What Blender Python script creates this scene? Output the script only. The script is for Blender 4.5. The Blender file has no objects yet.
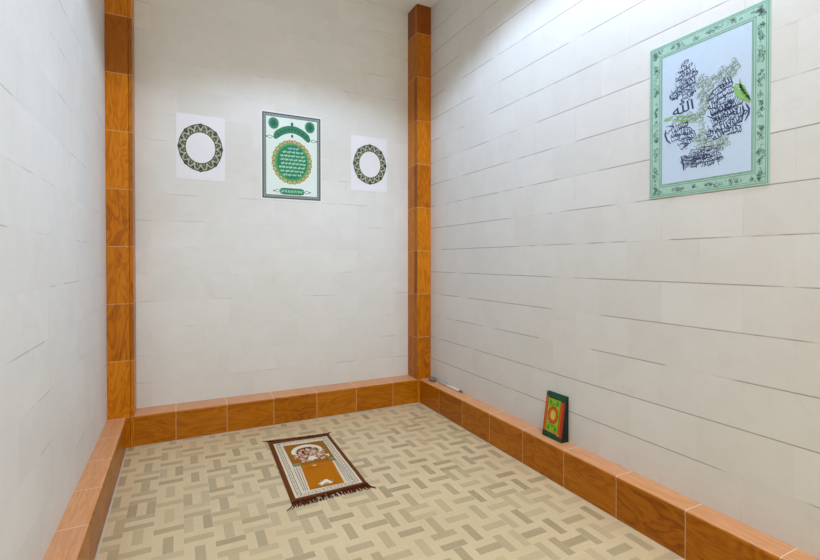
import bpy, bmesh, math, random
from math import sin, cos, pi, radians, hypot
from mathutils import Vector

C = bpy.context.scene.collection
SC = bpy.context.scene

# ------------------------------------------------------------------ camera, world, exposure
FPX, YAW, PITCH, CY = 458.30, 0.4641, 0.0103, 265.58
cam = bpy.data.cameras.new('camera')
cam.sensor_fit = 'HORIZONTAL'; cam.sensor_width = 36.0
cam.lens = FPX / 820 * 36.0
cam.shift_y = -(280 - CY) / 820
cam.clip_start = 0.02
camo = bpy.data.objects.new('camera', cam); C.objects.link(camo)
camo.location = (0, 0, 1.3)
camo.rotation_euler = (pi / 2 - PITCH, 0, -YAW)
SC.camera = camo
SC.view_settings.view_transform = 'Standard'
SC.view_settings.look = 'None'
SC.view_settings.gamma = 1.0
SC.view_settings.use_curve_mapping = False
SC.view_settings.exposure = 0.0
w = bpy.data.worlds.new('world'); SC.world = w; w.use_nodes = True
bg = w.node_tree.nodes['Background']
bg.inputs[0].default_value = (0.93, 0.80, 0.54, 1)      # warm light coming in through the open side behind the camera
bg.inputs[1].default_value = 2.1

SPOT_POWER = 150.0
SPOT_POS = [(0.94, 2.25, 3.61), (1.84, 0.95, 3.61), (1.2, -0.8, 3.61)]
SPOT_GAIN = [0.74, 0.88, 0.05]

# ------------------------------------------------------------------ measures (metres)
XL, XR, YB, YF, ZC = -0.453, 2.075, 3.900, -1.60, 3.636      # wall faces
LX, RX, BY, HB = -0.340, 1.956, 3.713, 0.215                # ledge fronts, ledge height

# ------------------------------------------------------------------ node helper
class NT:
    def __init__(s, mat):
        s.t = mat.node_tree; s.n = s.t.nodes; s.l = s.t.links
    def new(s, kind): return s.n.new(kind)
    def put(s, sock, val):
        if hasattr(val, 'links') or isinstance(val, bpy.types.NodeSocket): s.l.new(val, sock)
        else: sock.default_value = val
    def m(s, op, a, b=None, c=None, clamp=False):
        n = s.new('ShaderNodeMath'); n.operation = op; n.use_clamp = clamp
        s.put(n.inputs[0], a)
        if b is not None: s.put(n.inputs[1], b)
        if c is not None: s.put(n.inputs[2], c)
        return n.outputs[0]
    def add(s, a, b): return s.m('ADD', a, b)
    def sub(s, a, b): return s.m('SUBTRACT', a, b)
    def mul(s, a, b): return s.m('MULTIPLY', a, b)
    def step(s, x, lo, hi):                      # 0 below lo, 1 above hi
        n = s.new('ShaderNodeMapRange'); n.interpolation_type = 'SMOOTHSTEP'
        s.put(n.inputs[0], x); n.inputs[1].default_value = lo; n.inputs[2].default_value = hi
        return n.outputs[0]
    def xyz(s, x, y, z):
        n = s.new('ShaderNodeCombineXYZ'); s.put(n.inputs[0], x); s.put(n.inputs[1], y); s.put(n.inputs[2], z); return n.outputs[0]
    def noise(s, vec, scale, detail=3.0, rough=0.5, dist=0.0):
        n = s.new('ShaderNodeTexNoise'); s.put(n.inputs['Vector'], vec)
        n.inputs['Scale'].default_value = scale; n.inputs['Detail'].default_value = detail
        n.inputs['Roughness'].default_value = rough; n.inputs['Distortion'].default_value = dist
        return n.outputs[0]
    def white(s, vec):
        n = s.new('ShaderNodeTexWhiteNoise'); n.noise_dimensions = '3D'; s.put(n.inputs['Vector'], vec); return n.outputs[0]
    def mix(s, f, a, b):
        n = s.new('ShaderNodeMix'); n.data_type = 'RGBA'
        s.put(n.inputs[0], f)
        for k, v in ((6, a), (7, b)):
            if isinstance(v, tuple): n.inputs[k].default_value = (*v[:3], 1)
            else: s.l.new(v, n.inputs[k])
        return n.outputs[2]
    def ramp(s, f, stops):
        n = s.new('ShaderNodeValToRGB'); s.put(n.inputs[0], f)
        e = n.color_ramp.elements
        while len(e) < len(stops): e.new(0.5)
        for i, (p, c) in enumerate(stops): e[i].position = p; e[i].color = (*c, 1)
        return n.outputs[0]
    def bump(s, h, strength, dist):
        n = s.new('ShaderNodeBump'); n.inputs['Strength'].default_value = strength
        n.inputs['Distance'].default_value = dist; s.l.new(h, n.inputs['Height']); return n.outputs[0]

def mat(name, color=(.8, .8, .8), rough=.5, spec=.5):
    m = bpy.data.materials.new(name); m.use_nodes = True
    b = m.node_tree.nodes['Principled BSDF']
    b.inputs['Base Color'].default_value = (*color, 1)
    b.inputs['Roughness'].default_value = rough
    b.inputs['Specular IOR Level'].default_value = spec
    m.diffuse_color = (*color, 1)
    return m, b

def srgb(r, g, b):
    f = lambda c: (c / 255 / 12.92) if c <= 10 else ((c / 255 + .055) / 1.055) ** 2.4
    return (f(r), f(g), f(b))

def printed(name, rgb, rough=.45, var=.06, scale=60):
    """a plain procedural colour with a faint mottled variation"""
    m, b = mat(name, srgb(*rgb), rough, .35)
    N = NT(m); p = N.new('ShaderNodeTexCoord').outputs['Object']
    f = N.noise(p, scale, 2)
    c = srgb(*rgb)
    d = tuple(max(0, x * (1 - var * 2)) for x in c); e = tuple(min(1, x * (1 + var)) for x in c)
    N.l.new(N.mix(f, d, e), b.inputs['Base Color'])
    return m

def split(N):
    s = N.new('ShaderNodeSeparateXYZ'); N.l.new(N.new('ShaderNodeTexCoord').outputs['Object'], s.inputs[0]); return s.outputs

def wall_tiles(name, axis, a0, seed, vis, JH, JV, tw=.36, hi=(.74, .74, .735), lo=(.68, .68, .67)):
    """glazed ceramic wall tiles in running bond with thin uneven joints"""
    m, b = mat(name, hi, .42, .4); N = NT(m); s = split(N)
    a = s[1] if axis == 'y' else s[0]; z = s[2]
    zr = N.mul(z, 5.0); row = N.m('FLOOR', zr)
    odd = N.m('MODULO', row, 2.0)
    t = N.add(N.m('DIVIDE', N.sub(a, a0), tw), N.mul(odd, .5))
    col = N.m('FLOOR', t)
    dz = N.mul(N.m('ABSOLUTE', N.sub(N.m('FRACT', N.add(zr, .5)), .5)), .2)
    da = N.mul(N.m('ABSOLUTE', N.sub(N.m('FRACT', N.add(t, .5)), .5)), tw)
    nrow = N.m('FLOOR', N.add(zr, .5))
    along = N.noise(N.xyz(N.mul(a, 2.6), N.mul(nrow, 7.3), seed), 1.0, 3, .6)
    on = N.step(along, .52 - vis * .2, .64 - vis * .2)
    jh = N.mul(N.m('SUBTRACT', 1.0, N.step(dz, .0012, .0034)), N.add(N.mul(on, JH), .04))
    av = N.noise(N.xyz(N.mul(col, 5.1), N.mul(row, 3.3), N.add(N.mul(z, 4.0), seed)), 1.0, 2)
    jv = N.mul(N.m('SUBTRACT', 1.0, N.step(da, .0010, .0034)), N.mul(N.step(av, .42, .62), JV))
    j = N.m('MAXIMUM', jh, jv)
    rnd = N.white(N.xyz(col, row, seed))
    cl = N.noise(N.xyz(N.add(s[0], N.mul(rnd, 7.0)), s[1], z), 3.2, 5, .62, .6)
    vein = N.noise(N.xyz(N.add(a, N.mul(rnd, 3.0)), seed, N.mul(z, 1.6)), 9.0, 6, .7, 1.2)
    f = N.add(N.mul(cl, .7), N.add(N.mul(rnd, .22), N.mul(vein, .2)))
    base = N.mix(N.step(f, .28, .80), hi, lo)
    blot = N.step(N.noise(N.xyz(s[0], s[1], z), 1.7, 4, .7), .52, .78)
    base = N.mix(N.mul(blot, .25), base, (.66, .60, .50))
    mott = N.step(N.noise(N.xyz(N.add(s[0], rnd), s[1], z), 7.5, 5, .72, 1.0), .50, .74)
    base = N.mix(N.mul(mott, .22), base, (.60, .54, .48))
    stain = N.mul(N.mul(N.m('SUBTRACT', 1.0, N.step(dz, .0, .020)), N.step(N.noise(N.xyz(a, nrow, seed), 3.0, 4, .7), .6, .8)), .16)
    base = N.mix(stain, base, (.46, .40, .30))
    out = N.mix(j, base, (.26, .22, .17))
    N.l.new(out, b.inputs['Base Color'])
    h = N.add(N.mul(j, -1.0), N.add(N.mul(vein, .12), N.mul(rnd, .05)))
    N.l.new(N.bump(h, .25, .0015), b.inputs['Normal'])
    N.l.new(N.add(.40, N.mul(vein, .12)), b.inputs['Roughness'])
    return m

def wood_tiles(name, axis, a0, tw, cross, seed, tint=1.0, cap=False, dark=()):
    """orange wood-look glazed tiles: axis = direction the tiles follow each other"""
    m, b = mat(name, (.42, .14, .02), .24, .22); N = NT(m); s = split(N)
    ix = 'xyz'.index(axis)
    a = s[ix]; o = [s[i] for i in range(3) if i != ix]
    t = N.m('DIVIDE', N.sub(a, a0), tw); idx = N.m('FLOOR', t)
    rnd = N.white(N.xyz(idx, seed, 1.7))
    da = N.mul(N.m('ABSOLUTE', N.sub(N.m('FRACT', N.add(t, .5)), .5)), tw)
    j = N.m('SUBTRACT', 1.0, N.step(da, .0014, .0032))
    al = N.add(N.mul(a, 1.0), N.mul(rnd, 9.0))
    v = N.xyz(N.mul(al, 2.2), N.add(N.mul(o[0], 9.0), N.mul(rnd, 3.0)), N.mul(o[1], 9.0))
    n1 = N.noise(v, 1.0, 3, .5, .8)
    rings = N.m('ABSOLUTE', N.m('SINE', N.mul(n1, 30.0)))
    v2 = N.xyz(N.mul(al, 9.0), N.mul(o[0], 90.0), N.mul(o[1], 90.0))
    fine = N.noise(v2, 1.0, 4, .65, .3)
    f = N.add(N.add(N.mul(rings, .24), N.mul(fine, .40)), N.add(N.mul(n1, .26), N.mul(rnd, .20)))
    k = tint
    col = N.ramp(f, [(.22, (.17*k, .040*k, .001*k)), (.46, (.38*k, .108*k, .001*k)), (.68, (.50*k, .160*k, .002*k)), (1.0, (.60*k, .23*k, .016*k))])
    for d_, am in dark:                                      # single tiles mixed towards a darker, redder brown
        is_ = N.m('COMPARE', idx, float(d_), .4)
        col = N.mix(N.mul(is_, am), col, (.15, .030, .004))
    col = N.mix(j, col, (.58, .33, .17))
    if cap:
        gz = N.step(s[2], HB - .006, HB - .001)              # paler, pinker cap colour on the top face of the ledge
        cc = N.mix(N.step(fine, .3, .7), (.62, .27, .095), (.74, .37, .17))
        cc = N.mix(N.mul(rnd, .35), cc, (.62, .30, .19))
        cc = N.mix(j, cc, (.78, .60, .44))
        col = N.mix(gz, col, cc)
    N.l.new(col, b.inputs['Base Color'])
    h = N.add(N.mul(j, -1.0), N.mul(fine, .15))
    N.l.new(N.bump(h, .3, .0012), b.inputs['Normal'])
    N.l.new(N.add(.24, N.mul(fine, .14)), b.inputs['Roughness'])
    return m

def floor_tiles():
    m, b = mat('basket_weave_floor_tile', (.5, .42, .3), .35, .45); N = NT(m); s = split(N)
    cx = N.m('DIVIDE', N.sub(s[0], .008), .130); cy = N.m('DIVIDE', N.sub(s[1], 2.290), .135)
    ix = N.m('FLOOR', cx); iy = N.m('FLOOR', cy)
    par = N.m('MODULO', N.add(N.add(ix, iy), 1000.0), 2.0)          # 1 = strips run away from the camera
    fx = N.m('FRACT', cx); fy = N.m('FRACT', cy)
    f = N.add(N.mul(par, fx), N.mul(N.sub(1.0, par), fy))
    strip = N.m('FLOOR', N.mul(f, 3.0))
    e = N.m('ABSOLUTE', N.sub(f, .5))
    centre = N.m('SUBTRACT', 1.0, N.step(e, .155, .185))
    r1 = N.white(N.xyz(ix, iy, 3.1)); r2 = N.white(N.xyz(ix, iy, N.add(strip, 9.0)))
    flip = N.m('GREATER_THAN', r1, .68)
    dark = N.add(N.mul(centre, N.sub(1.0, flip)), N.mul(N.sub(1.0, centre), flip))
    dark = N.mul(dark, N.add(.42, N.mul(r2, .48)))
    sp = N.noise(N.xyz(s[0], s[1], 0.0), 95.0, 3, .7)
    cloud = N.noise(N.xyz(s[0], s[1], 0.0), 2.4, 4, .65)
    dark = N.mul(dark, N.add(.62, N.mul(sp, .7)))
    cA = N.mix(N.step(cloud, .35, .66), (.70, .555, .33), (.67, .52, .305))
    cB = N.mix(r2, (.475, .375, .215), (.38, .295, .165))
    c = N.mix(dark, cA, cB)
    c = N.mix(N.mul(N.step(sp, .55, .8), .35), c, (.30, .25, .17))
    # pale glaze line round each strip and a grout line round each tile of four blocks
    gx = N.mul(N.m('ABSOLUTE', N.sub(N.m('FRACT', N.add(N.m('DIVIDE', N.sub(s[0], .138), .26), .5)), .5)), .26)
    gy = N.mul(N.m('ABSOLUTE', N.sub(N.m('FRACT', N.add(N.m('DIVIDE', N.sub(s[1], 2.290), .27), .5)), .5)), .27)
    g = N.m('SUBTRACT', 1.0, N.step(N.m('MINIMUM', gx, gy), .0012, .0030))
    c = N.mix(N.mul(g, .55), c, (.66, .58, .46))
    N.l.new(c, b.inputs['Base Color'])
    N.l.new(N.bump(N.add(N.mul(g, -1.0), N.mul(sp, .4)), .25, .001), b.inputs['Normal'])
    N.l.new(N.add(.30, N.mul(sp, .2)), b.inputs['Roughness'])
    return m

# ------------------------------------------------------------------ mesh helpers
def link(name, bm, mats, parent=None, smooth=False):
    bmesh.ops.recalc_face_normals(bm, faces=bm.faces) if len(bm.faces) else None
    me = bpy.data.meshes.new(name); bm.to_mesh(me); bm.free()
    for m in (mats if isinstance(mats, (list, tuple)) else [mats]): me.materials.append(m)
    if smooth:
        for p in me.polygons: p.use_smooth = True
    o = bpy.data.objects.new(name, me); C.objects.link(o)
    if parent is not None:
        o.parent = parent
        o.matrix_parent_inverse = parent.matrix_world.inverted() if False else o.matrix_parent_inverse
    return o

def box(bm, x0, x1, y0, y1, z0, z1, bev=0.0, seg=2, mi=0):
    vs = [bm.verts.new((x, y, z)) for x in (x0, x1) for y in (y0, y1) for z in (z0, z1)]
    q = [(0, 1, 3, 2), (4, 6, 7, 5), (0, 4, 5, 1), (2, 3, 7, 6), (0, 2, 6, 4), (1, 5, 7, 3)]
    fs = [bm.faces.new([vs[i] for i in k]) for k in q]
    for f in fs: f.material_index = mi
    if bev:
        es = list({e for f in fs for e in f.edges})
        bmesh.ops.bevel(bm, geom=es, offset=bev, segments=seg, affect='EDGES', profile=.5)
    return fs

def setting(o, label, cat):
    o['kind'] = 'structure'; o['label'] = label; o['category'] = cat; return o

def thing(name, label, cat, loc=(0, 0, 0), group=None):
    o = bpy.data.objects.new(name, None); C.objects.link(o); o.location = loc
    o.empty_display_size = .05
    o['label'] = label; o['category'] = cat
    if group: o['group'] = group
    return o

# ------------------------------------------------------------------ room shell
T = .12
M_wr = wall_tiles('right_wall_tile', 'y', 1.076 + .18, 3.0, .62, .78, .14)
M_wb = wall_tiles('back_wall_tile', 'x', 1.066, 8.0, -.08, .46, .05)
M_wl = wall_tiles('left_wall_tile', 'y', .92, 15.0, .0, .50, .04)
bm = bmesh.new(); box(bm, XR, XR + T, YF, YB + T, 0, ZC)
setting(link('wall_right', bm, M_wr), 'right wall of long pale marbled tiles with thin dark joints, behind the green bordered poster', 'wall')
bm = bmesh.new(); box(bm, XL, XR, YB, YB + T, 0, ZC)
setting(link('wall_back', bm, M_wb), 'far end wall of pale tiles between the two orange pillars', 'wall')
bm = bmesh.new(); box(bm, XL - T, XL, YF, YB + T, 0, ZC)
setting(link('wall_left', bm, M_wl), 'left wall of pale tiles, bare of any poster', 'wall')
bm = bmesh.new(); box(bm, XL - T, XR + T, YF, YB + T, -.12, 0)
setting(link('floor', bm, floor_tiles()), 'beige and taupe basket weave tile floor under the prayer rug', 'floor')
mc, mcb = mat('white_ceiling_paint', (.80, .80, .78), .7, .2)
N = NT(mc); p = N.new('ShaderNodeTexCoord').outputs['Object']
N.l.new(N.mix(N.noise(p, 2.5, 3), (.90, .90, .91), (.86, .86, .87)), mcb.inputs['Base Color'])
bm = bmesh.new(); box(bm, XL - T, XR + T, YF, YB + T, ZC, ZC + .10)
setting(link('ceiling', bm, mc), 'plain white ceiling above the corner pillar', 'ceiling')

def ledge(name, kind, m, label):
    """tiled kerb with a rounded front nosing; profile swept along the wall"""
    bm = bmesh.new()
    if kind == 'back': L0, L1, front, wall, ax = -.295, 1.930, BY, YB, 'x'
    elif kind == 'right': L0, L1, front, wall, ax = YF, BY, RX, XR, 'y'
    else: L0, L1, front, wall, ax = YF, BY, LX, XL, 'y'
    sgn = 1 if wall > front else -1
    r = .013
    prof = [(front + sgn * .003, 0), (front + sgn * .003, HB - .022), (front, HB - .020)]
    for k in range(7):
        a = pi - k / 6 * pi / 2
        prof.append((front + sgn * (r + r * cos(a)), HB - r + r * sin(a)))
    prof += [(front + sgn * .034, HB), (front + sgn * .035, HB - .0012), (front + sgn * .0375, HB - .0012), (front + sgn * .0385, HB + .0002), (wall, HB + .0002), (wall, 0)]
    ring = []
    for L in (L0, L1):
        ring.append([bm.verts.new((L, p, z) if ax == 'x' else (p, L, z)) for p, z in prof])
    n = len(prof)
    for i in range(n):
        bm.faces.new([ring[0][i], ring[0][(i + 1) % n], ring[1][(i + 1) % n], ring[1][i]])
    bm.faces.new(ring[0]); bm.faces.new(ring[1][::-1])
    o = link(name, bm, m); setting(o, label, 'ledge'); return o
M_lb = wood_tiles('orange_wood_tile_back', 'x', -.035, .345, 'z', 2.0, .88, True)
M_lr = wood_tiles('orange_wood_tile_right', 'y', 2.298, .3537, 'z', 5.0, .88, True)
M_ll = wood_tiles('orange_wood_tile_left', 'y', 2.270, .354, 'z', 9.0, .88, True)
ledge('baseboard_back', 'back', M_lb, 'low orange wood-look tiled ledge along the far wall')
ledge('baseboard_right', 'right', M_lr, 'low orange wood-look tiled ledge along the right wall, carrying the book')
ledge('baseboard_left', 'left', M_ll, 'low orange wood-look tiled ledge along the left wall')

M_gr, _ = mat('pale_grout', (.62, .55, .45), .8, .2)
def grout(parent_name, x0, x1, y0, y1, label):
    bm = bmesh.new(); box(bm, x0, x1, y0, y1, 0, .0025, .0008, 1)
    setting(link(parent_name, bm, M_gr), label, 'grout line')
grout('trim_3', LX, LX + .008, YF, BY, 'pale grout line where the floor meets the left ledge')
grout('trim_4', RX - .005, RX, YF, BY, 'pale grout line where the floor meets the right ledge')
grout('trim_5', -.295, 1.930, BY - .006, BY, 'pale grout line where the floor meets the far ledge')

# pillars
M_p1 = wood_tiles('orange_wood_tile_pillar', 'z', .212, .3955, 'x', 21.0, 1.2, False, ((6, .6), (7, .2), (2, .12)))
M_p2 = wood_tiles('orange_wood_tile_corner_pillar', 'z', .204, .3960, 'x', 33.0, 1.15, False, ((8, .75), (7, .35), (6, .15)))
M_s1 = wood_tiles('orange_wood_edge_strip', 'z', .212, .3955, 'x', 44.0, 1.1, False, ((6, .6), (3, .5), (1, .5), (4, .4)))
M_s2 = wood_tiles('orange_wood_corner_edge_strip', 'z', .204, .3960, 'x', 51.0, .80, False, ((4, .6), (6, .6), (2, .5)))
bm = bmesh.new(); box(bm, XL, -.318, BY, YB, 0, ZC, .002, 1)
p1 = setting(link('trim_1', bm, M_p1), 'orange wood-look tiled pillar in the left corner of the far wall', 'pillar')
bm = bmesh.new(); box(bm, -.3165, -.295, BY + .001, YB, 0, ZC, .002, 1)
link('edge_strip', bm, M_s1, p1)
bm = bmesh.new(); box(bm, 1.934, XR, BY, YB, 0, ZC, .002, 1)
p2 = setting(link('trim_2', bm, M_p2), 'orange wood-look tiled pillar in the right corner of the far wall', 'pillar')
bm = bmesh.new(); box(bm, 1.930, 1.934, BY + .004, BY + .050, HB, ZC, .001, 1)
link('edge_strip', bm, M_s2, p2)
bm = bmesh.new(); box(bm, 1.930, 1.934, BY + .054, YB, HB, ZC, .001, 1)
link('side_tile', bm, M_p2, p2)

# ------------------------------------------------------------------ ceiling downlights
M_al, _ = mat('white_metal_trim', (.8, .8, .8), .35, .5)
M_em, eb = mat('lit_diffuser', (1, 1, 1), .5, .2)
eb.inputs['Emission Color'].default_value = (1, .97, .93, 1); eb.inputs['Emission Strength'].default_value = 2.0
where = ['nearest the far wall', 'above the camera side of the rug', 'nearest the open side']
for i, (x, y, z) in enumerate(SPOT_POS):
    t = thing('ceiling_downlight', 'round white recessed ceiling downlight ' + where[i], 'ceiling light', (x, y, ZC), 'round recessed ceiling downlights')
    bm = bmesh.new(); n = 40                                         # trim ring
    prof = [(.085, 0), (.085, -.004), (.078, -.007), (.066, -.005), (.064, 0)]
    rings = [[bm.verts.new((r * cos(2 * pi * k / n), r * sin(2 * pi * k / n), h)) for k in range(n)] for r, h in prof]
    for a, b_ in zip(rings, rings[1:]):
        for k in range(n): bm.faces.new([a[k], a[(k + 1) % n], b_[(k + 1) % n], b_[k]])
    link('trim_ring', bm, M_al, t, True)
    bm = bmesh.new(); bmesh.ops.create_circle(bm, cap_ends=True, segments=n, radius=.064)
    for v in bm.verts: v.co.z = -.0015
    link('diffuser', bm, M_em, t)
    L = bpy.data.lights.new('downlight_lamp', 'SPOT'); L.energy = SPOT_POWER * SPOT_GAIN[i]
    L.color = (.68, .85, 1.10); L.spot_size = radians(134); L.spot_blend = .30; L.shadow_soft_size = .06
    lo = bpy.data.objects.new('downlight_lamp', L); C.objects.link(lo); lo.parent = t; lo.location = (0, 0, -.03)

# ------------------------------------------------------------------ flat artwork helpers: shapes in a sheet's own (s, t) metres
class Sheet:
    """places flat printed shapes on a wall: s to the viewer's right, t up, d out of the wall"""
    def __init__(self, wall, s0, t0, k=1.0): self.w, self.s0, self.t0, self.k = wall, s0, t0, k
    def P(self, s, t, d):
        s, t = s * self.k, t * self.k
        if self.w == 'back': return (self.s0 + s, YB - d, self.t0 + t)
        return (XR - d, self.s0 - s, self.t0 + t)
    def poly(self, bm, pts, d):
        vs = [bm.verts.new(self.P(s, t, d)) for s, t in pts]
        try: bm.faces.new(vs)
        except ValueError: pass
    def slab(self, bm, s0, s1, t0, t1, d0, d1):
        a, b_ = self.P(s0, t0, d0), self.P(s1, t1, d1)
        box(bm, min(a[0], b_[0]), max(a[0], b_[0]), min(a[1], b_[1]), max(a[1], b_[1]), min(a[2], b_[2]), max(a[2], b_[2]))
    def ribbon(self, bm, pts, wd, d, nib=None):
        L, R = [], []
        for i, (s, t) in enumerate(pts):
            a = pts[max(0, i - 1)]; b_ = pts[min(len(pts) - 1, i + 1)]
            dx, dy = b_[0] - a[0], b_[1] - a[1]; l = hypot(dx, dy) or 1
            dx /= l; dy /= l
            u = i / (len(pts) - 1)
            ww = wd * .5
            if nib is not None: ww *= .35 + .65 * abs(dx * sin(nib) - dy * cos(nib))
            if nib is not None: ww *= min(1, .35 + 3 * min(u, 1 - u))
            L.append(bm.verts.new(self.P(s - dy * ww, t + dx * ww, d))); R.append(bm.verts.new(self.P(s + dy * ww, t - dx * ww, d)))
        for i in range(len(pts) - 1): bm.faces.new([L[i], L[i + 1], R[i + 1], R[i]])
    def disc(self, bm, s, t, rx, ry, d, n=40, scal=0, amp=0):
        c = bm.verts.new(self.P(s, t, d))
        vs = []
        for k in range(n):
            a = 2 * pi * k / n; m_ = 1 + (amp * cos(scal * a) if scal else 0)
            vs.append(bm.verts.new(self.P(s + rx * m_ * cos(a), t + ry * m_ * sin(a), d)))
        for k in range(n): bm.faces.new([c, vs[k], vs[(k + 1) % n]])
    def ring(self, bm, s, t, ro, ri, d, n=96, scal=0, amp=0, k_el=(1, 1)):
        A, B = [], []
        for k in range(n):
            a = 2 * pi * k / n; m_ = 1 + (amp * cos(scal * a) if scal else 0)
            A.append(bm.verts.new(self.P(s + ro * m_ * k_el[0] * cos(a), t + ro * m_ * k_el[1] * sin(a), d)))
            B.append(bm.verts.new(self.P(s + ri * k_el[0] * cos(a), t + ri * k_el[1] * sin(a), d)))
        for k in range(n): bm.faces.new([A[k], A[(k + 1) % n], B[(k + 1) % n], B[k]])

# calligraphic words: letter outlines of joined Arabic forms, laid out right to left
_words = {}
def word(txt):
    """txt is listed in reading order (right to left); returns verts, faces normalised to unit height around the centre"""
    if txt in _words: return _words[txt]
    cu = bpy.data.curves.new('w', 'FONT'); cu.body = txt[::-1]; cu.resolution_u = 2; cu.offset = .010; cu.fill_mode = 'FRONT' if hasattr(cu, 'fill_mode') else cu.fill_mode
    o = bpy.data.objects.new('w', cu); C.objects.link(o)
    dg = bpy.context.evaluated_depsgraph_get(); dg.update()
    e = o.evaluated_get(dg); me = e.to_mesh()
    V = [(v.co.x, v.co.y) for v in me.vertices]; F = [tuple(p.vertices) for p in me.polygons]
    e.to_mesh_clear(); bpy.data.objects.remove(o); bpy.data.curves.remove(cu)
    x0, x1 = min(v[0] for v in V), max(v[0] for v in V); y0, y1 = min(v[1] for v in V), max(v[1] for v in V)
    h = y1 - y0
    V = [((x - (x0 + x1) / 2) / h, (y - (y0 + y1) / 2) / h) for x, y in V]
    _words[txt] = (V, F, (x1 - x0) / h)
    return _words[txt]
def put_word(sh, bm, txt, s, t, wdt, hgt, ang, d):
    V, F, asp = word(txt); k = wdt / asp
    ca, sa = cos(ang), sin(ang)
    vs = [bm.verts.new(sh.P(s + (x * k) * ca - (y * hgt) * sa, t + (x * k) * sa + (y * hgt) * ca, d)) for x, y in V]
    for f in F:
        try: bm.faces.new([vs[i] for i in f])
        except ValueError: pass
ALLAH = '\uFDF2'
HABIB = '\uFEA3\uFE92\uFEF4\uFE90'
WORDS = [HABIB, '\uFEE3\uFEA4\uFEE4\uFEAA', '\uFEE7\uFEEE\uFEAD', '\uFED7\uFEE0\uFE90', '\uFEB3\uFEFC\uFEE1', '\uFEAD\uFEB3\uFEEE\uFEDD', '\uFEA3\uFEB4\uFEE6', '\uFEEB\uFEEA\uFEE2']

def inside(p, poly):
    x, y = p; r = False; n = len(poly)
    for i in range(n):
        x1, y1 = poly[i]; x2, y2 = poly[(i + 1) % n]
        if (y1 > y) != (y2 > y) and x < (x2 - x1) * (y - y1) / (y2 - y1) + x1: r = not r
    return r

# ------------------------------------------------------------------ the two wreath prints on the far wall
M_paper = printed('white_print_paper', (232, 232, 240), .5, .02)
M_olive = printed('grey_green_wreath_ink', (116, 128, 104), .5, .1)
M_dark = printed('near_black_green_ink', (34, 44, 34), .5, .1)
M_pale = printed('pale_sage_ink', (196, 202, 178), .5, .05)
def wreath(sx, tz, x0, x1, z0, z1, rx, rz, ix, iz, label):
    t = thing('wreath_print', label, 'poster', (0, 0, 0), 'unframed wreath prints on the far wall')
    sh = Sheet('back', sx, tz)
    bm = bmesh.new(); sh.slab(bm, x0 - sx, x1 - sx, z0 - tz, z1 - tz, 0, .0015); link('paper', bm, M_paper, t)
    g = bmesh.new(); dk = bmesh.new(); pl = bmesh.new()
    N_ = 8
    def E(a, f):                                     # f = 0 on the inner rim, 1 on the outer rim
        return ((ix + (rx - ix) * f) * cos(a), (iz + (rz - iz) * f) * sin(a))
    def band(b_, f0, f1, d, bump=0):
        n = 128; A, B = [], []
        for k in range(n):
            a = 2 * pi * k / n
            ex = bump * max(0, cos(N_ * (a - pi / 2))) ** 6
            A.append(b_.verts.new(sh.P(*E(a, f0), d))); B.append(b_.verts.new(sh.P(*E(a, f1 + ex), d)))
        for k in range(n): b_.faces.new([A[k], A[(k + 1) % n], B[(k + 1) % n], B[k]])
    band(g, 0, .96, .0019, .10)
    band(dk, 0, .07, .0024); band(dk, .86, .96, .0024, .10)
    for k in range(N_):
        a0 = pi / 2 + 2 * pi * k / N_
        for sg in (-1, 1):
            ac = a0 + sg * .21
            pts = [E(ac + q * .115, f) for q, f in ((-1, .07), (-.55, .34), (0, .62), (.55, .34), (1, .07))]
            sh.poly(dk, pts, .0025)                                           # dark leaf rising from the inner rim
            sh.poly(pl, [E(ac + q * .04, f) for q, f in ((-1, .12), (0, .42), (1, .12))], .0030)
            pts = [E(a0 + sg * (.02 + .36 * u), .30 + .50 * sin(pi * u)) for u in [i / 10 for i in range(11)]]
            sh.ribbon(pl, pts, .0055, .0029)                                  # scroll
            pts = [E(a0 + sg * (.06 + .13 * u), .82 - .30 * sin(pi * u)) for u in [i / 8 for i in range(9)]]
            sh.ribbon(dk, pts, .005, .0027)
        sh.disc(pl, *E(a0, .30), .008, .008, .0029, 10)
        sh.disc(dk, *E(a0, .66), .009, .009, .0027, 10)
        am = a0 + pi / N_
        sh.poly(dk, [E(am + q * .06, f) for q, f in ((0, .5), (-1, .68), (0, .86), (1, .68))], .0027)
        sh.disc(pl, *E(am, .22), .007, .007, .0029, 10)
    link('wreath', g, M_olive, t); link('dark_leaves', dk, M_dark, t); link('pale_scrolls', pl, M_pale, t)
wreath(.143, 2.173, -.0275, .3175, 1.925, 2.424, .158, .184, .104, .118,
       'white sheet with a dark round wreath, left of the green medallion poster')
wreath(1.544, 2.176, 1.3635, 1.7135, 1.933, 2.425, .160, .180, .103, .118,
       'white sheet with a dark round wreath, right of the green medallion poster')

# ------------------------------------------------------------------ green medallion poster
random.seed(4)
t = thing('medallion_poster', 'white poster with a green script medallion and grey border, middle of far wall', 'poster')
sh = Sheet('back', .843, 2.171, 1.02)
M_pp = printed('mint_white_poster_paper', (222, 236, 233), .4, .02)
M_edge = printed('poster_white_margin', (236, 238, 238), .4, .01)
M_bd = printed('slate_border_ink', (70, 82, 84), .45, .1)
M_bl = printed('silver_border_ink', (150, 160, 158), .45, .05)
M_gn = printed('emerald_ink', (20, 128, 92), .4, .08)
M_gd = printed('deep_green_ink', (12, 92, 66), .4, .1)
M_gl = printed('bright_green_ink', (84, 172, 96), .4, .2)
M_au = printed('ochre_gold_ink', (206, 180, 128), .4, .2)
M_rd = printed('brick_red_ink', (190, 120, 84), .4, .1)
M_mt = printed('pale_mint_script_ink', (168, 226, 200), .4, .05)
M_bs = printed('pale_blue_script_ink', (150, 196, 226), .4, .05)
bm = bmesh.new(); sh.slab(bm, -.246, .246, -.356, .356, 0, .002); link('sheet', bm, M_edge, t)
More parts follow.
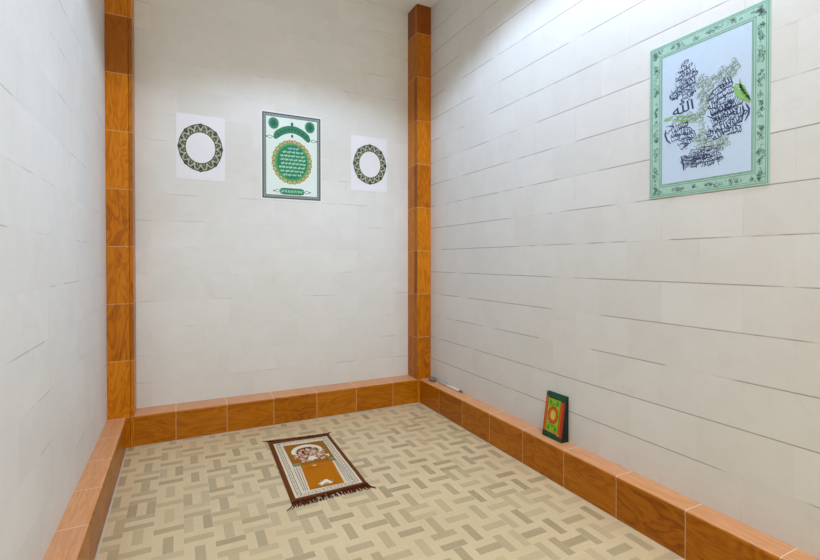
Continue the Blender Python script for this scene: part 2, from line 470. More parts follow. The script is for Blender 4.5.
W, Hh = .238, .346
bm = bmesh.new(); sh.poly(bm, [(-W, -Hh), (W, -Hh), (W, Hh), (-W, Hh)], .0024); link('print_ground', bm, M_pp, t)
def frame(bm, a, b_, wd, d):
    for q in ([(-a, -b_), (a, -b_), (a - wd, -b_ + wd), (-a + wd, -b_ + wd)], [(-a, b_), (a, b_), (a - wd, b_ - wd), (-a + wd, b_ - wd)],
              [(-a, -b_), (-a, b_), (-a + wd, b_ - wd), (-a + wd, -b_ + wd)], [(a, -b_), (a, b_), (a - wd, b_ - wd), (a - wd, -b_ + wd)]):
        sh.poly(bm, q, d)
bm = bmesh.new(); frame(bm, W, Hh, .030, .0027); bd = link('border', bm, M_bl, t)
bm = bmesh.new(); frame(bm, W, Hh, .011, .0030); frame(bm, W - .026, Hh - .026, .004, .0030)
for (ax, n_) in ((0, 22), (1, 32)):
    for k in range(n_):
        u = -1 + 2 * (k + .5) / n_
        for sg in (-1, 1):
            c_ = (u * (W - .02), sg * (Hh - .019)) if ax == 0 else (sg * (W - .019), u * (Hh - .02))
            sh.poly(bm, [(c_[0] - .0052, c_[1]), (c_[0], c_[1] + .0052), (c_[0] + .0052, c_[1]), (c_[0], c_[1] - .0052)], .0030)
link('border_line', bm, M_bd, t)
def S(px, py):                                            # picture point -> sheet metres, measured on the far wall plane
    return ((px - 292.2) / 59.5 * .487 * (1 - (px - 292.2) * .0021), (156.5 + (px - 292.2) * .085 - py) / 84.5 * .705)
for cx_, cy_ in ((-.148, .262), (.147, .262)):
    bm = bmesh.new(); sh.disc(bm, cx_, cy_, .041, .047, .0028, 96, 24, .12)
    r_ = link('rosette', bm, M_gn, t)
    bm = bmesh.new(); sh.disc(bm, cx_, cy_, .020, .024, .0034, 48, 12, .15); link('rosette_heart', bm, M_gd, r_)
# arched banner
bm = bmesh.new(); L_, R_ = [], []
for k in range(25):
    u = -1 + 2 * k / 24
    s_, c_ = .150 * u, .226 - .078 * u * u
    e_ = math.sqrt(max(0.0, 1 - max(0, (abs(u) - .80) / .20) ** 2)) * .75 + .25
    nx_ = .22 * u
    L_.append(bm.verts.new(sh.P(s_ + nx_ * .03 * e_, c_ + .031 * e_, .0029))); R_.append(bm.verts.new(sh.P(s_ - nx_ * .05 * e_, c_ - .030 * e_, .0029)))
for k in range(24): bm.faces.new([L_[k], L_[k + 1], R_[k + 1], R_[k]])
ba = link('arched_banner', bm, M_gn, t)
bm = bmesh.new()
for k in range(9):
    u = -.8 + 1.6 * k / 8
    sh.ribbon(bm, [(.14 * u + q * .011, 0.226 - .078 * u * u + .010 * sin(q * 5 + k)) for q in [i / 5 - 1 for i in range(11)]], .007, .0034, .7)
link('banner_script', bm, M_gd, ba)
bm = bmesh.new()
sh.disc(bm, 0, .270, .011, .016, .0029, 16); sh.disc(bm, 0, .172, .009, .014, .0036, 16)
sh.poly(bm, [(-.006, .25), (.006, .25), (.003, .235), (-.003, .235)], .0031)
for sg in (-1, 1):
    for (cx_, cy_, e_) in ((.186 * sg, .150, sg), (.128 * sg, -.283, sg)):
        sh.ribbon(bm, [(cx_ - .030 * e_, cy_), (cx_ - .012 * e_, cy_ + .013), (cx_ + .020 * e_, cy_)], .004, .0029)
        sh.ribbon(bm, [(cx_ - .030 * e_, cy_), (cx_ - .012 * e_, cy_ - .013), (cx_ + .020 * e_, cy_)], .004, .0029)
        sh.disc(bm, cx_ + .020 * e_, cy_, .006, .006, .0030, 10)
link('finials', bm, M_bd, t)
# medallion
MC = (0, -.042)
bm = bmesh.new(); sh.disc(bm, *MC, .155, .172, .0028, 288, 24, .055); md = link('medallion', bm, M_gl, t)
bm = bmesh.new()
for k in range(24):
    a = 2 * pi * (k + .5) / 24
    sh.disc(bm, MC[0] + .153 * cos(a), MC[1] + .170 * sin(a), .0145, .0145, .0030, 14)
link('scalloped_edge', bm, M_au, md)
bm = bmesh.new()
for k in range(24):
    a = 2 * pi * (k + .5) / 24
    sh.disc(bm, MC[0] + .160 * cos(a), MC[1] + .177 * sin(a), .0068, .0068, .0034, 10)
    a += pi / 24
    sh.disc(bm, MC[0] + .143 * cos(a), MC[1] + .160 * sin(a), .0055, .0055, .0034, 8)
link('red_petals', bm, M_rd, md)
bm = bmesh.new(); sh.disc(bm, *MC, .124, .141, .0036, 64); link('medallion_field', bm, M_gn, md)
bm = bmesh.new(); b2 = bmesh.new()
for r in range(8):
    y_ = .112 - r * .031; half = .112 * math.sqrt(max(.1, 1 - (y_ / .142) ** 2)); x_ = half
    tgt = b2 if r == 0 else bm
    if r == 0: half *= .8; x_ = half
    while x_ > -half + .02:
        wd = random.uniform(.022, .040)
        ph = random.random() * 6
        sh.ribbon(tgt, [(x_ - wd * q, MC[1] + y_ + .005 * sin(q * 13 + ph) + .002 * sin(q * 29)) for q in [i / 14 for i in range(15)]], .0098, .0041, .9)
        if random.random() < .8: sh.ribbon(tgt, [(x_ - wd * .2, MC[1] + y_ - .002), (x_ - wd * .2 + .001, MC[1] + y_ + .007), (x_ - wd * .2 + .002, MC[1] + y_ + .015)], .005, .0043, 0)
        if random.random() < .8: sh.disc(tgt, x_ - wd * .6, MC[1] + y_ - .011, .0028, .0028, .0042, 6)
        x_ -= wd + .003
link('script', bm, M_mt, md); link('heading_script', b2, M_bs, md)
# cartouche
bm = bmesh.new()
cr = [(-.100, -.283), (-.094, -.262), (-.07, -.256), (.07, -.256), (.094, -.262), (.100, -.283), (.094, -.304), (.07, -.310), (-.07, -.310), (-.094, -.304)]
sh.poly(bm, cr, .0029); ca_ = link('cartouche', bm, M_gn, t)
bm = bmesh.new()
for k in range(7):
    x_ = -.078 + k * .026
    sh.ribbon(bm, [(x_ + q * .011, -.283 + .012 * sin(q * 4 + k * 2)) for q in [i / 5 - 1 for i in range(11)]], .006, .0033, .7)
link('cartouche_script', bm, M_mt, ca_)

# ------------------------------------------------------------------ large green-bordered calligraphy poster on the right wall
t = thing('calligraphy_poster', 'large green-bordered poster of navy and green script, high on the right wall', 'poster')
sh = Sheet('right', 1.2395, 1.968)
W, Hh = .2555, .362
M_sky = printed('pale_blue_print_ground', (196, 216, 238), .35, .02)
M_bg2 = printed('soft_green_border_ink', (168, 206, 194), .35, .05)
M_ln = printed('mid_green_line_ink', (92, 152, 122), .35, .08)
M_mo = printed('grey_green_motif_ink', (112, 150, 140), .4, .2)
M_nv = printed('navy_script_ink', (58, 72, 112), .35, .1)
M_sg = printed('sage_script_ink', (140, 166, 142), .35, .1)
M_lm = printed('leaf_green_script_ink', (140, 194, 116), .35, .1)
bm = bmesh.new(); sh.slab(bm, -W - .002, W + .002, -Hh - .003, Hh + .003, 0, .003); link('sheet', bm, M_bg2, t)
bm = bmesh.new(); sh.poly(bm, [(-W + .062, -Hh + .060), (W - .062, -Hh + .060), (W - .062, Hh - .060), (-W + .062, Hh - .060)], .0036)
link('print_ground', bm, M_sky, t)
bm = bmesh.new()
frame(bm, W - .003, Hh - .003, .0022, .0034); frame(bm, W - .011, Hh - .011, .0016, .0034)
frame(bm, W - .048, Hh - .047, .0020, .0034); frame(bm, W - .056, Hh - .055, .0018, .0034); frame(bm, W - .061, Hh - .059, .0014, .0040)
link('border_line', bm, M_ln, t)
bm = bmesh.new(); random.seed(11)
def motif(cs, ct, ls, lt):
    """a lace cartouche of small curls"""
    for k in range(max(8, int(60000 * ls * lt))):
        u, v = random.uniform(-1, 1), random.uniform(-1, 1)
        if abs(u) ** 2.5 + abs(v) ** 2.5 > 1: continue
        a0 = random.random() * 6.3; r_ = random.uniform(.0035, .006)
        sh.ribbon(bm, [(cs + u * ls + r_ * cos(a0 + q), ct + v * lt + r_ * sin(a0 + q)) for q in [i * .6 for i in range(8)]], .0022, .0035)
XB, ZB = W - .030, Hh - .029
for k, (c_, l_) in enumerate(((-.245, .040), (-.155, .0), (-.155, .034), (-.06, .034), (0, .012), (.06, .034), (.155, .034), (.245, .040))):
    if l_ <= 0: continue
    for sg in (-1, 1): motif(sg * XB, c_, .011, l_)
for c_, l_ in ((-.115, .034), (-.035, .010), (.045, .034), (.125, .03)):
    for sg in (-1, 1): motif(c_, sg * ZB, l_, .010)
for a_ in (-1, 1):
    for b_ in (-1, 1):
        motif(a_ * (XB - .01), b_ * (ZB + .003), .024, .011); motif(a_ * (XB + .002), b_ * (ZB - .012), .012, .022)
link('border_motifs', bm, M_mo, t)

def Q(x, y):                                               # point of the enlarged view -> sheet metres on the right wall
    px, py = 660 + x / 4.67, 55 + y / 4.67
    u = (px - 410) / FPX; v = -(py - CY) / FPX
    cp, sp_ = cos(PITCH), sin(PITCH)
    fw = (sin(YAW) * cp, cos(YAW) * cp, -sp_); up = (sin(YAW) * sp_, cos(YAW) * sp_, cp); rt = (cos(YAW), -sin(YAW), 0)
    d = [fw[i] + rt[i] * u + up[i] * v for i in range(3)]
    k = 2.071 / d[0]
    return (1.2395 - d[1] * k, 1.3 + d[2] * k - 1.968)
random.seed(7)
def fill(poly_px, m, name, h0, ang=0.0, words=None, dens=1.0, dd=.0040):
    h0 *= .72; poly = [Q(*p) for p in poly_px]; bm = bmesh.new()
    s0, s1 = min(p[0] for p in poly), max(p[0] for p in poly); t0, t1 = min(p[1] for p in poly), max(p[1] for p in poly)
    y = t0 + h0 * .45; r = 0
    while y < t1:
        x = s1 - (r % 2) * h0 * .4
        while x > s0:
            wtxt = random.choice(words or WORDS); asp = word(wtxt)[2]
            wd = h0 * random.uniform(.85, 1.35); hg = h0 * random.uniform(.85, 1.25)
            c = (x - wd / 2, y + random.uniform(-.1, .1) * h0)
            if inside(c, poly) and inside((c[0] - wd * .3, c[1]), poly) and inside((c[0] + wd * .3, c[1]), poly):
                put_word(sh, bm, wtxt, c[0], c[1], wd, hg, ang + random.uniform(-.15, .3), dd)
                if random.random() < .6 * dens:
                    k0 = random.uniform(-.5, .5)
                    sh.ribbon(bm, [(c[0] + wd * (q - .5) * .9, c[1] + h0 * (.28 + .2 * sin(q * 3.1 + k0))) for q in [i / 8 for i in range(9)]], h0 * .12, dd + .0002, .6)
                x -= wd * .80
            else: x -= h0 * .2
        y += h0 * .66; r += 1
    return link(name, bm, m, t)
fill([(90, 28), (150, 42), (180, 80), (170, 130), (150, 205), (60, 205), (42, 185), (66, 105)], M_nv, 'navy_script', .047, .1)
fill([(160, 85), (205, 95), (232, 110), (290, 55), (355, 10), (378, 60), (345, 110), (270, 130), (232, 185), (225, 265), (168, 262), (172, 150)], M_sg, 'sage_script', .036, .3)
fill([(50, 295), (130, 272), (215, 262), (212, 325), (160, 325), (45, 325)], M_sg, 'sage_script', .036, 0)
fill([(165, 325), (205, 330), (212, 388), (325, 382), (332, 425), (240, 450), (165, 440), (158, 400)], M_sg, 'sage_script', .036, 0)
fill([(240, 150), (300, 105), (338, 125), (345, 195), (412, 230), (405, 305), (370, 345), (330, 372), (205, 395), (208, 330), (228, 260), (225, 200)], M_nv, 'navy_script', .056, .1, [HABIB, ALLAH, WORDS[1], WORDS[5], WORDS[6]])
fill([(28, 350), (60, 330), (165, 328), (165, 395), (110, 450), (75, 455), (75, 420), (30, 395)], M_nv, 'navy_script', .052, .15, [ALLAH, HABIB, WORDS[3]])
fill([(92, 475), (170, 445), (300, 432), (296, 490), (110, 535)], M_nv, 'navy_script', .040, .12)
# the clearly readable words and the bold strokes
bm = bmesh.new()
c = Q(105, 238); put_word(sh, bm, ALLAH, c[0], c[1], .098, .066, .12, .0044)
c = Q(290, 258); put_word(sh, bm, HABIB, c[0], c[1], .095, .050, .22, .0046)
for pts in ([(400, 225), (416, 250), (414, 275), (396, 308)], [(385, 235), (392, 265), (380, 300)], [(28, 350), (24, 375), (34, 400), (52, 415)], [(45, 190), (50, 205), (75, 200), (95, 185)],
            [(95, 475), (150, 478), (200, 466), (235, 462)], [(98, 492), (150, 494), (215, 480), (262, 470)], [(98, 508), (150, 510), (215, 498), (280, 485)], [(112, 540), (110, 515), (100, 475)],
            [(230, 200), (250, 165), (285, 140), (325, 125)], [(220, 285), (260, 300), (320, 285), (350, 262)]):
    P_ = [Q(*p) for p in pts]; out = []
    for i in range(len(P_) - 1):
        for q in range(4):
            f = q / 4; out.append((P_[i][0] * (1 - f) + P_[i + 1][0] * f, P_[i][1] * (1 - f) + P_[i + 1][1] * f))
    out.append(P_[-1]); sh.ribbon(bm, out, .0075, .0048, .2)
link('bold_script', bm, M_nv, t)
bm = bmesh.new()
def leafstroke(pts, wd, d=.0050):
    P_ = [Q(*p) for p in pts]; out = []
    for i in range(len(P_) - 1):
        for q in range(4):
            f = q / 4; out.append((P_[i][0] * (1 - f) + P_[i + 1][0] * f, P_[i][1] * (1 - f) + P_[i + 1][1] * f))
    out.append(P_[-1]); sh.ribbon(bm, out, wd, d, .9)
sh.poly(bm, [Q(*p) for p in ((344, 148), (352, 138), (366, 160), (400, 168), (420, 205), (412, 220), (372, 205), (352, 190))], .0043)
leafstroke([(345, 150), (360, 180), (395, 205), (420, 220)], .013); leafstroke([(372, 112), (378, 150), (400, 190), (425, 212)], .010)
for k in range(5): leafstroke([(350 + 12 * k, 135 + 14 * k), (378 + 9 * k, 140 + 13 * k), (398 + 6 * k, 150 + 15 * k)], .008)
leafstroke([(18, 306), (40, 300), (62, 285)], .016)
leafstroke([(60, 300), (120, 308), (190, 290)], .006); leafstroke([(70, 285), (110, 290), (170, 275)], .005)
link('leaf_green_script', bm, M_lm, t)

# ------------------------------------------------------------------ prayer rug
t = thing('prayer_rug', 'small brown fringed prayer rug with cream border and arch on the floor', 'rug', (.76, 2.9, 0))
OX, OY = .76, 2.9
def rz(x, y): return .0045 + .0012 * sin(x * 23 + y * 5) * cos(y * 13) + .0006 * sin(y * 41)
RUG = [(.526, 2.472), (.968, 2.487), (.985, 3.325), (.552, 3.372)]         # near left, near right, far right, far left
def bil(q, u, v):
    a = [q[0][i] * (1 - u) + q[1][i] * u for i in (0, 1)]; b_ = [q[3][i] * (1 - u) + q[2][i] * u for i in (0, 1)]
    return (a[0] * (1 - v) + b_[0] * v, a[1] * (1 - v) + b_[1] * v)
def quad(bm, q, lift, nu=10, nv=20, u0=0, u1=1, v0=0, v1=1):
    g = [[None] * (nu + 1) for _ in range(nv + 1)]
    for j in range(nv + 1):
        for i in range(nu + 1):
            x, y = bil(q, u0 + (u1 - u0) * i / nu, v0 + (v1 - v0) * j / nv)
            g[j][i] = bm.verts.new((x - OX, y - OY, rz(x, y) + lift))
    for j in range(nv):
        for i in range(nu): bm.faces.new([g[j][i], g[j][i + 1], g[j + 1][i + 1], g[j + 1][i]])
def fpoly(bm, pts, lift):
    bm.faces.new([bm.verts.new((x - OX, y - OY, rz(x, y) + lift)) for x, y in pts])
def fabric(name, rgb, sc=260, var=.18):
    m = printed(name, rgb, .95, var, sc)
    N = NT(m); b = m.node_tree.nodes['Principled BSDF']; b.inputs['Specular IOR Level'].default_value = .1
    n = N.noise(N.new('ShaderNodeTexCoord').outputs['Object'], sc, 2)
    N.l.new(N.bump(n, .5, .002), b.inputs['Normal']); return m
F_br = fabric('rust_brown_pile', (116, 64, 30), 120, .3); F_cr = fabric('cream_pile', (234, 220, 192)); F_fd = fabric('ochre_field_pile', (158, 102, 34))
F_dr = fabric('amber_panel_pile', (190, 112, 10)); F_bl = fabric('slate_thread', (110, 112, 112)); F_pk = fabric('pink_thread', (214, 150, 128))
F_gn = fabric('sage_thread', (142, 140, 92)); F_wh = fabric('ivory_thread', (240, 230, 206)); F_dk = fabric('dark_brown_thread', (98, 46, 24)); F_or = fabric('peach_thread', (240, 180, 110))
bm = bmesh.new(); n_u, n_v = 12, 24
quad(bm, RUG, 0, n_u, n_v)
me_edges = [e for e in bm.edges if e.is_boundary]
r_ = bmesh.ops.extrude_edge_only(bm, edges=me_edges)
for v in [g for g in r_['geom'] if isinstance(g, bmesh.types.BMVert)]: v.co.z = .0004
link('rug_body', bm, F_br, t)
CR = [(.554, 2.498), (.945, 2.508), (.958, 3.290), (.580, 3.318)]
bm = bmesh.new(); quad(bm, CR, .0010); link('cream_border', bm, F_cr, t)
UF = [(.628, 2.890), (.900, 2.868), (.910, 3.222), (.632, 3.245)]
bm = bmesh.new(); quad(bm, UF, .0020, 8, 10); link('field', bm, F_fd, t)
DP = [(.648, 2.556), (.850, 2.552), (.872, 2.872), (.672, 2.890)]
bm = bmesh.new(); quad(bm, DP, .0021, 8, 10); link('door_panel', bm, F_dr, t)
# running pattern of the border
bm = bmesh.new()
def line(q, u0, v0, u1, v1, wd, lift, b_):
    a, c = bil(q, u0, v0), bil(q, u1, v1); dx, dy = c[0] - a[0], c[1] - a[1]; l = hypot(dx, dy); nx, ny = -dy / l * wd / 2, dx / l * wd / 2
    n = max(1, int(l / .05)); pr = None
    for k in range(n + 1):
        f = k / n; x, y = a[0] + dx * f, a[1] + dy * f
        vs = [b_.verts.new((x + nx - OX, y + ny - OY, rz(x, y) + lift)), b_.verts.new((x - nx - OX, y - ny - OY, rz(x, y) + lift))]
        if pr: b_.faces.new([pr[0], pr[1], vs[1], vs[0]])
        pr = vs
dots_p = bmesh.new()
for u in (.040, .098, .902, .960): line(CR, u, .03, u, .97, .0035, .0018, bm)
for v in (.012, .045): line(CR, .04, v, .96, v, .003, .0018, bm)
for v in (.955, .988): line(CR, .04, v, .96, v, .003, .0018, bm)
for side in (.069, .931):
    for k in range(34):
        x, y = bil(CR, side, .03 + .94 * (k + .5) / 34)
        b_ = bm if k % 2 else dots_p
        for dx, dy in ((0, 0),):
            fpoly(b_, [(x - .0085, y - .001), (x, y + .0055), (x + .0085, y + .001), (x, y - .0055)], .0021)
for v in (.0285, .9715):
    for k in range(16):
        x, y = bil(CR, .06 + .88 * (k + .5) / 16, v)
        fpoly(bm if k % 2 == 0 else dots_p, [(x - .007, y - .002), (x, y + .006), (x + .007, y + .002), (x, y - .006)], .0021)
# inner side columns beside the door panel
for (xa, xb, xc, xd) in ((.606, .612, .640, .662), (.912, .905, .866, .884)):
    for f in (.25, .6, .9):
        x0_, x1_ = xa + (xc - xa) * f, xb + (xd - xb) * f
        q4 = [(x0_, 2.56), (x0_ + .001, 2.56), (x1_ + .001, 2.87), (x1_, 2.87)]
        line(q4, 0, 0, 0, 1, .0035, .0020, bm)
    for k in range(16):
        y = 2.565 + .30 * k / 15; f = k / 15
        x = (xa + xc) / 2 * (1 - f) + (xb + xd) / 2 * f
        fpoly(dots_p, [(x - .005, y), (x, y + .005), (x + .005, y), (x, y - .005)], .0022)
link('border_pattern', bm, F_bl, t); link('border_flowers', dots_p, F_pk, t)
# arch, mosque and garden motif
bm = bmesh.new(); A_, B_ = [], []
for k in range(25):
    a = pi * (1.06 - 1.12 * k / 24)
    A_.append((.762 + .104 * cos(a), 3.085 + .118 * sin(a))); B_.append((.764 + .078 * cos(a), 3.080 + .082 * sin(a)))
for k in range(24): fpoly(bm, [A_[k], A_[k + 1], B_[k + 1], B_[k]], .0030)
link('arch', bm, F_wh, t)
bm = bmesh.new(); random.seed(3)
fpoly(bm, [(.690, 3.03), (.840, 3.02), (.836, 3.09), (.81, 3.14), (.765, 3.152), (.715, 3.142), (.692, 3.09)], .0026); link('arch_infill', bm, F_dk, t)  # dark brown woven ground inside the arch
mo = {0: bmesh.new(), 1: bmesh.new(), 2: bmesh.new()}
for k in range(150):
    x = random.uniform(.664, .872); y = random.uniform(2.925, 3.125); r0 = random.uniform(.007, .014)
    if y > 3.06 and hypot((x - .763) / .085, (y - 3.06) / .09) > 1: continue
    b_ = mo[random.choice((0, 0, 1, 1, 2))]
    fpoly(b_, [(x + r0 * cos(2 * pi * q / 7) * random.uniform(.7, 1.2), y + r0 * sin(2 * pi * q / 7) * random.uniform(.7, 1.2)) for q in range(7)], .0033 + .00012 * (k % 9))
for (x, h_) in ((.703, .10), (.722, .12), (.745, .13), (.768, .14), (.792, .13), (.815, .11)):
    fpoly(mo[0], [(x - .004, 3.0), (x + .004, 3.0), (x + .003, 3.0 + h_ * .85), (x, 3.0 + h_), (x - .003, 3.0 + h_ * .85)], .0046)
fpoly(mo[1], [(.735, 2.935), (.80, 2.93), (.785, 2.975), (.765, 3.0), (.745, 2.975)], .0048)
link('mosque_motif', mo[0], F_pk, t); link('dome_motif', mo[1], F_wh, t); link('garden_motif', mo[2], F_gn, t)
bm = bmesh.new()
quad(bm, [(.630, 2.885), (.676, 2.883), (.676, 2.925), (.631, 2.928)], .0034, 2, 2); quad(bm, [(.862, 2.880), (.900, 2.876), (.901, 2.918), (.862, 2.922)], .0034, 2, 2)
link('column_caps', bm, F_gn, t)
bm = bmesh.new(); fpoly(bm, [(.750 + .013 * cos(a), 2.848 + .014 * sin(a)) for a in [2 * pi * k / 12 for k in range(12)]], .0036); link('hanging_lamp', bm, F_or, t)
bm = bmesh.new(); b2 = bmesh.new()
fpoly(bm, [(.70, 2.822), (.80, 2.816), (.80, 2.821), (.70, 2.828)], .0031)
for k in range(8): fpoly(bm, [(.66 + .022 * k, 2.565), (.672 + .022 * k, 2.563), (.668 + .022 * k, 2.578)], .0031)
link('panel_lines', bm, F_fd, t)
bm = bmesh.new(); fl = bmesh.new(); gr = bmesh.new()
for (x, y, r0, b_) in ((.748, 2.600, .016, bm), (.722, 2.592, .013, bm), (.775, 2.595, .014, bm), (.760, 2.618, .012, bm), (.735, 2.615, .010, fl), (.758, 2.588, .009, fl), (.79, 2.605, .009, gr), (.708, 2.585, .009, gr), (.742, 2.58, .009, gr)):
    fpoly(b_, [(x + r0 * cos(2 * pi * q / 9) * 1.2, y + r0 * 1.35 * sin(2 * pi * q / 9)) for q in range(9)], .0034 + random.uniform(0, .0006))
link('flower', bm, F_wh, t); link('flower_heart', fl, F_pk, t); link('flower_leaves', gr, F_gn, t)
b2.free()
def fringe(A, B, out, ln, splay, seed):
    """a loose fringe: twisted tufts of yarn leaving the rug's short edge"""
    random.seed(seed); bm = bmesh.new(); n = 98
    for k in range(n):
        u = (k + .5) / n; x = A[0] * (1 - u) + B[0] * u; y = A[1] * (1 - u) + B[1] * u
        side = (u - .5) * 2; sx = splay * side ** 7 + random.uniform(-.005, .005)
        L = ln * random.uniform(.78, 1.0) * (1 + .25 * abs(side) ** 4); w0 = random.uniform(.0034, .0048)
        pr = None; segs = 5
        for q in range(segs + 1):
            f = q / segs
            px_ = x + sx * f * f + .003 * sin(k * 1.7 + q); py_ = y + out * L * f
            ww = w0 * (1 - .6 * f * f); z_ = .0045 * (1 - f) + .0016 + .0016 * abs(sin(k * .9 + q))
            vs = [bm.verts.new((px_ - ww - OX, py_ - OY, .0008)), bm.verts.new((px_ - OX, py_ - OY, z_ + .001)), bm.verts.new((px_ + ww - OX, py_ - OY, .0008))]
            if pr:
                for i in (0, 1): bm.faces.new([pr[i], pr[i + 1], vs[i + 1], vs[i]])
                bm.faces.new([pr[2], pr[0], vs[0], vs[2]])
            pr = vs
    return link('fringe', bm, F_dk, t)
fringe((.526, 2.474), (.968, 2.489), -1, .062, .036, 1)
fringe((.552, 3.370), (.985, 3.323), 1, .036, .040, 2)
bm = bmesh.new(); random.seed(9)                                   # pale warp ends that show among the near fringe and at its right end
def strand(x, y, dx, dy, ww=.0012):
    a = bm.verts.new((x - ww - OX, y - OY, .006)); b_ = bm.verts.new((x + ww - OX, y + ww - OY, .006)); c = bm.verts.new((x + dx - OX, y + dy - OY, .0012)); d = bm.verts.new((x - OX, y - OY, .0015))
    bm.faces.new([a, b_, c]); bm.faces.new([a, c, d]); bm.faces.new([b_, d, c])
for k in range(26):
    x = random.uniform(.66, .86); strand(x, 2.462 + random.uniform(-.02, .01), random.uniform(-.006, .006), -random.uniform(.02, .04))
for k in range(12): strand(.972 + random.uniform(-.004, .004), 2.50 + k * .003, random.uniform(.02, .055), random.uniform(-.006, .012), .002)
link('pale_threads', bm, F_cr, t)

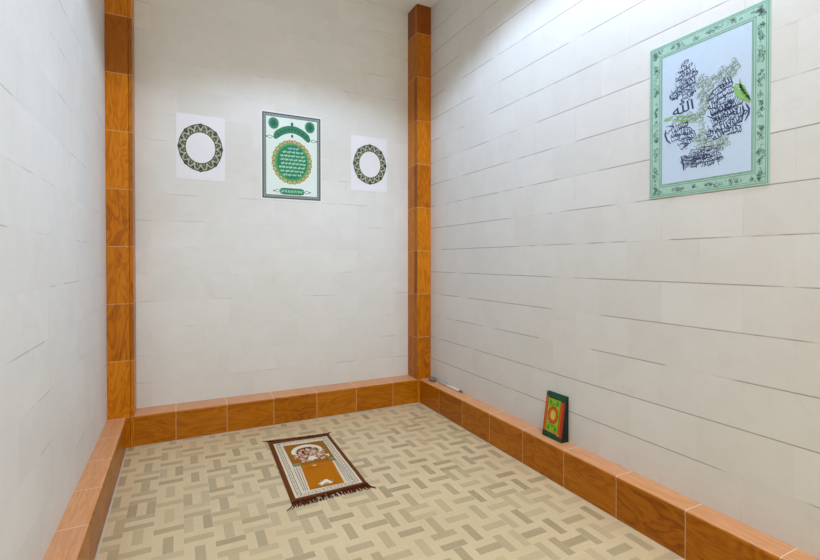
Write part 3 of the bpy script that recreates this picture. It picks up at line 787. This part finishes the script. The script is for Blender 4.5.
# ------------------------------------------------------------------ leaning book on the right ledge
def build_book():
    t = thing('holy_book', 'green and red hardback book with orange medallion, standing on the right ledge', 'book', (2.0165, 2.103, HB))
    w_, h_, dp, ln = .163, .270, .0575, .042 / .268       # width, height, foot depth, lean of the front cover per metre of height
    M_cv = printed('dark_green_cover', (24, 78, 50), .3, .15); M_sp = printed('blackish_spine', (22, 30, 24), .35, .1)
    M_pg = printed('cream_pages', (206, 194, 160), .8, .1)
    M_r = printed('cover_red', (196, 50, 34), .3, .15); M_y = printed('cover_lime', (150, 190, 34), .3, .25); M_o = printed('cover_orange', (206, 104, 30), .3, .15)
    M_g2 = printed('cover_leaf_green', (70, 150, 40), .3, .15); M_w = printed('cover_gold_letter', (206, 196, 96), .3, .08)
    def wedge(name, f0, b0, s0, s1, z0, z1, m, bev=.0006):
        """slab leaning with the front cover (front inset f0) and upright at the wall (back inset b0)"""
        bm = bmesh.new(); vs = []
        for z in (z0, z1):
            vs += [bm.verts.new((x, -s_, z)) for x, s_ in ((z * ln + f0, s0), (b0(z), s0), (b0(z), s1), (z * ln + f0, s1))]
        for q in ((3, 2, 1, 0), (4, 5, 6, 7), (0, 1, 5, 4), (1, 2, 6, 5), (2, 3, 7, 6), (3, 0, 4, 7)): bm.faces.new([vs[i] for i in q])
        bmesh.ops.bevel(bm, geom=bm.edges[:], offset=bev, segments=1, affect='EDGES')
        return link(name, bm, m, t)
    W2 = w_ / 2
    wedge('front_cover', 0, lambda z: z * ln + .003, -W2, W2, 0, h_, M_cv)
    wedge('back_cover', .0, lambda z: dp, -W2 + .004, W2 - .0035, 0, .004, M_cv)
    bm = bmesh.new(); box(bm, dp - .003, dp, -W2, W2, 0, h_, .0006, 1); link('back_cover', bm, M_cv, t)
    wedge('spine', .0005, lambda z: dp, W2 - .003, W2 + .0005, .001, h_ - .001, M_sp)
    wedge('page_block', .0032, lambda z: dp - .003, -W2 + .004, W2 - .003, .0045, h_ - .004, M_pg)
    def pl(b_, pts, d): b_.faces.new([b_.verts.new((z * ln - d, -s_, z)) for s_, z in pts])
    def rect(b_, s0, s1, z0, z1, d): pl(b_, [(s0, z0), (s1, z0), (s1, z1), (s0, z1)], d)
    def el(b_, s_, z, rs, rz_, d, n=32, sc=0, am=0): pl(b_, [(s_ + rs * (1 + am * cos(sc * a)) * cos(a), z + rz_ * (1 + am * cos(sc * a)) * sin(a)) for a in [2 * pi * k / n for k in range(n)]], d)
    bm = bmesh.new(); rect(bm, -W2 + .002, -W2 + .026, .036, h_ - .028, .0004); rect(bm, W2 - .038, W2 - .006, .026, h_ - .040, .0004)
    rect(bm, -W2 + .026, W2 - .038, .040, .046, .0006); link('red_bands', bm, M_r, t)
    bm = bmesh.new(); rect(bm, -W2 + .024, W2 - .040, .046, h_ - .036, .0008)
    pn = link('cover_panel', bm, M_y, t)
    cx_ = -.008
    bm = bmesh.new()
    for sg in (-1, 1):
        for zz in (.062, .212):
            el(bm, cx_ + sg * .028, zz, .012, .015, .0012, 14, 5, .2)
    pl(bm, [(cx_ - .026, .088), (cx_, .066), (cx_ + .026, .088), (cx_, .078)], .0013); pl(bm, [(cx_ - .026, .190), (cx_, .214), (cx_ + .026, .190), (cx_, .200)], .0013)
    link('panel_leaves', bm, M_g2, pn)
    bm = bmesh.new(); el(bm, cx_, .140, .042, .052, .0014, 80, 10, .06); a = link('medallion', bm, M_r, t)
    bm = bmesh.new(); el(bm, cx_, .140, .034, .042, .0018, 40); link('medallion_ring', bm, M_o, a)
    bm = bmesh.new(); el(bm, cx_, .140, .020, .028, .0022, 24); link('medallion_heart', bm, M_w, a)
    bm = bmesh.new(); rect(bm, W2 - .034, W2 - .026, .03, h_ - .044, .0009); rect(bm, -W2 + .010, -W2 + .018, .04, h_ - .032, .0009)
    link('orange_lines', bm, M_o, t)
    bm = bmesh.new()                                              # the pale line of script across the foot of the cover
    for k in range(9):
        s_ = -.056 + k * .0125
        for q in range(6):
            a0, a1 = q / 6, (q + 1) / 6
            f = lambda a: .042 - k * .0006 + .003 * sin(a * 6 + k)
            pl(bm, [(s_ + a0 * .0125, f(a0) - .0026), (s_ + a1 * .0125, f(a1) - .0026), (s_ + a1 * .0125, f(a1) + .0026), (s_ + a0 * .0125, f(a0) + .0026)], .0026)
        if k % 2: pl(bm, [(s_ + .003, .040), (s_ + .0055, .040), (s_ + .006, .050), (s_ + .0035, .050)], .0028)
    link('title_script', bm, M_w, t)
build_book()

# ------------------------------------------------------------------ small items in the far corner of the right ledge
t = thing('plastic_rod', 'thin white rod with a dark tip lying along the far end of the right ledge', 'rod', (2.058, 3.35, HB))
t.rotation_euler = (0, 0, radians(1.5))
M_rw = printed('white_plastic', (226, 218, 214), .35, .02); M_rt = printed('grey_plastic_tip', (96, 96, 102), .4, .1)
def cyl(bm, y0, y1, r0, r1, n=14):
    A = [bm.verts.new((r0 * cos(2 * pi * k / n), y0, .0085 + r0 * sin(2 * pi * k / n))) for k in range(n)]
    B = [bm.verts.new((r1 * cos(2 * pi * k / n), y1, .0085 + r1 * sin(2 * pi * k / n))) for k in range(n)]
    for k in range(n): bm.faces.new([A[k], A[(k + 1) % n], B[(k + 1) % n], B[k]])
    bm.faces.new(A); bm.faces.new(B[::-1])
bm = bmesh.new(); cyl(bm, -.150, .175, .0080, .0080); link('rod', bm, M_rw, t, True)
bm = bmesh.new(); cyl(bm, -.176, -.150, .0060, .0084); cyl(bm, -.190, -.176, .003, .0060); link('tip', bm, M_rt, t)
bm = bmesh.new(); bmesh.ops.create_icosphere(bm, subdivisions=4, radius=1)
random.seed(5); ph = [random.uniform(0, 6) for _ in range(6)]
for v in bm.verts:
    x, y, z = v.co
    k = 1 + .16 * sin(5 * x + ph[0]) * cos(4 * y + ph[1]) + .12 * sin(9 * z + ph[2] + 6 * x) + .07 * abs(sin(13 * y + 8 * x + ph[3]))
    v.co = Vector((x * .028 * k, y * .045 * k, max(-.016, z * .018 * k)))
zz = min(v.co.z for v in bm.verts)
for v in bm.verts: v.co.z -= zz
o = link('crumpled_bag', bm, printed('grey_crumpled_plastic', (134, 132, 136), .4, .3, 40)); o.location = (2.034, 3.605, HB)
o['label'] = 'small grey crumpled bit of plastic on the right ledge against the corner pillar'; o['category'] = 'scrap'
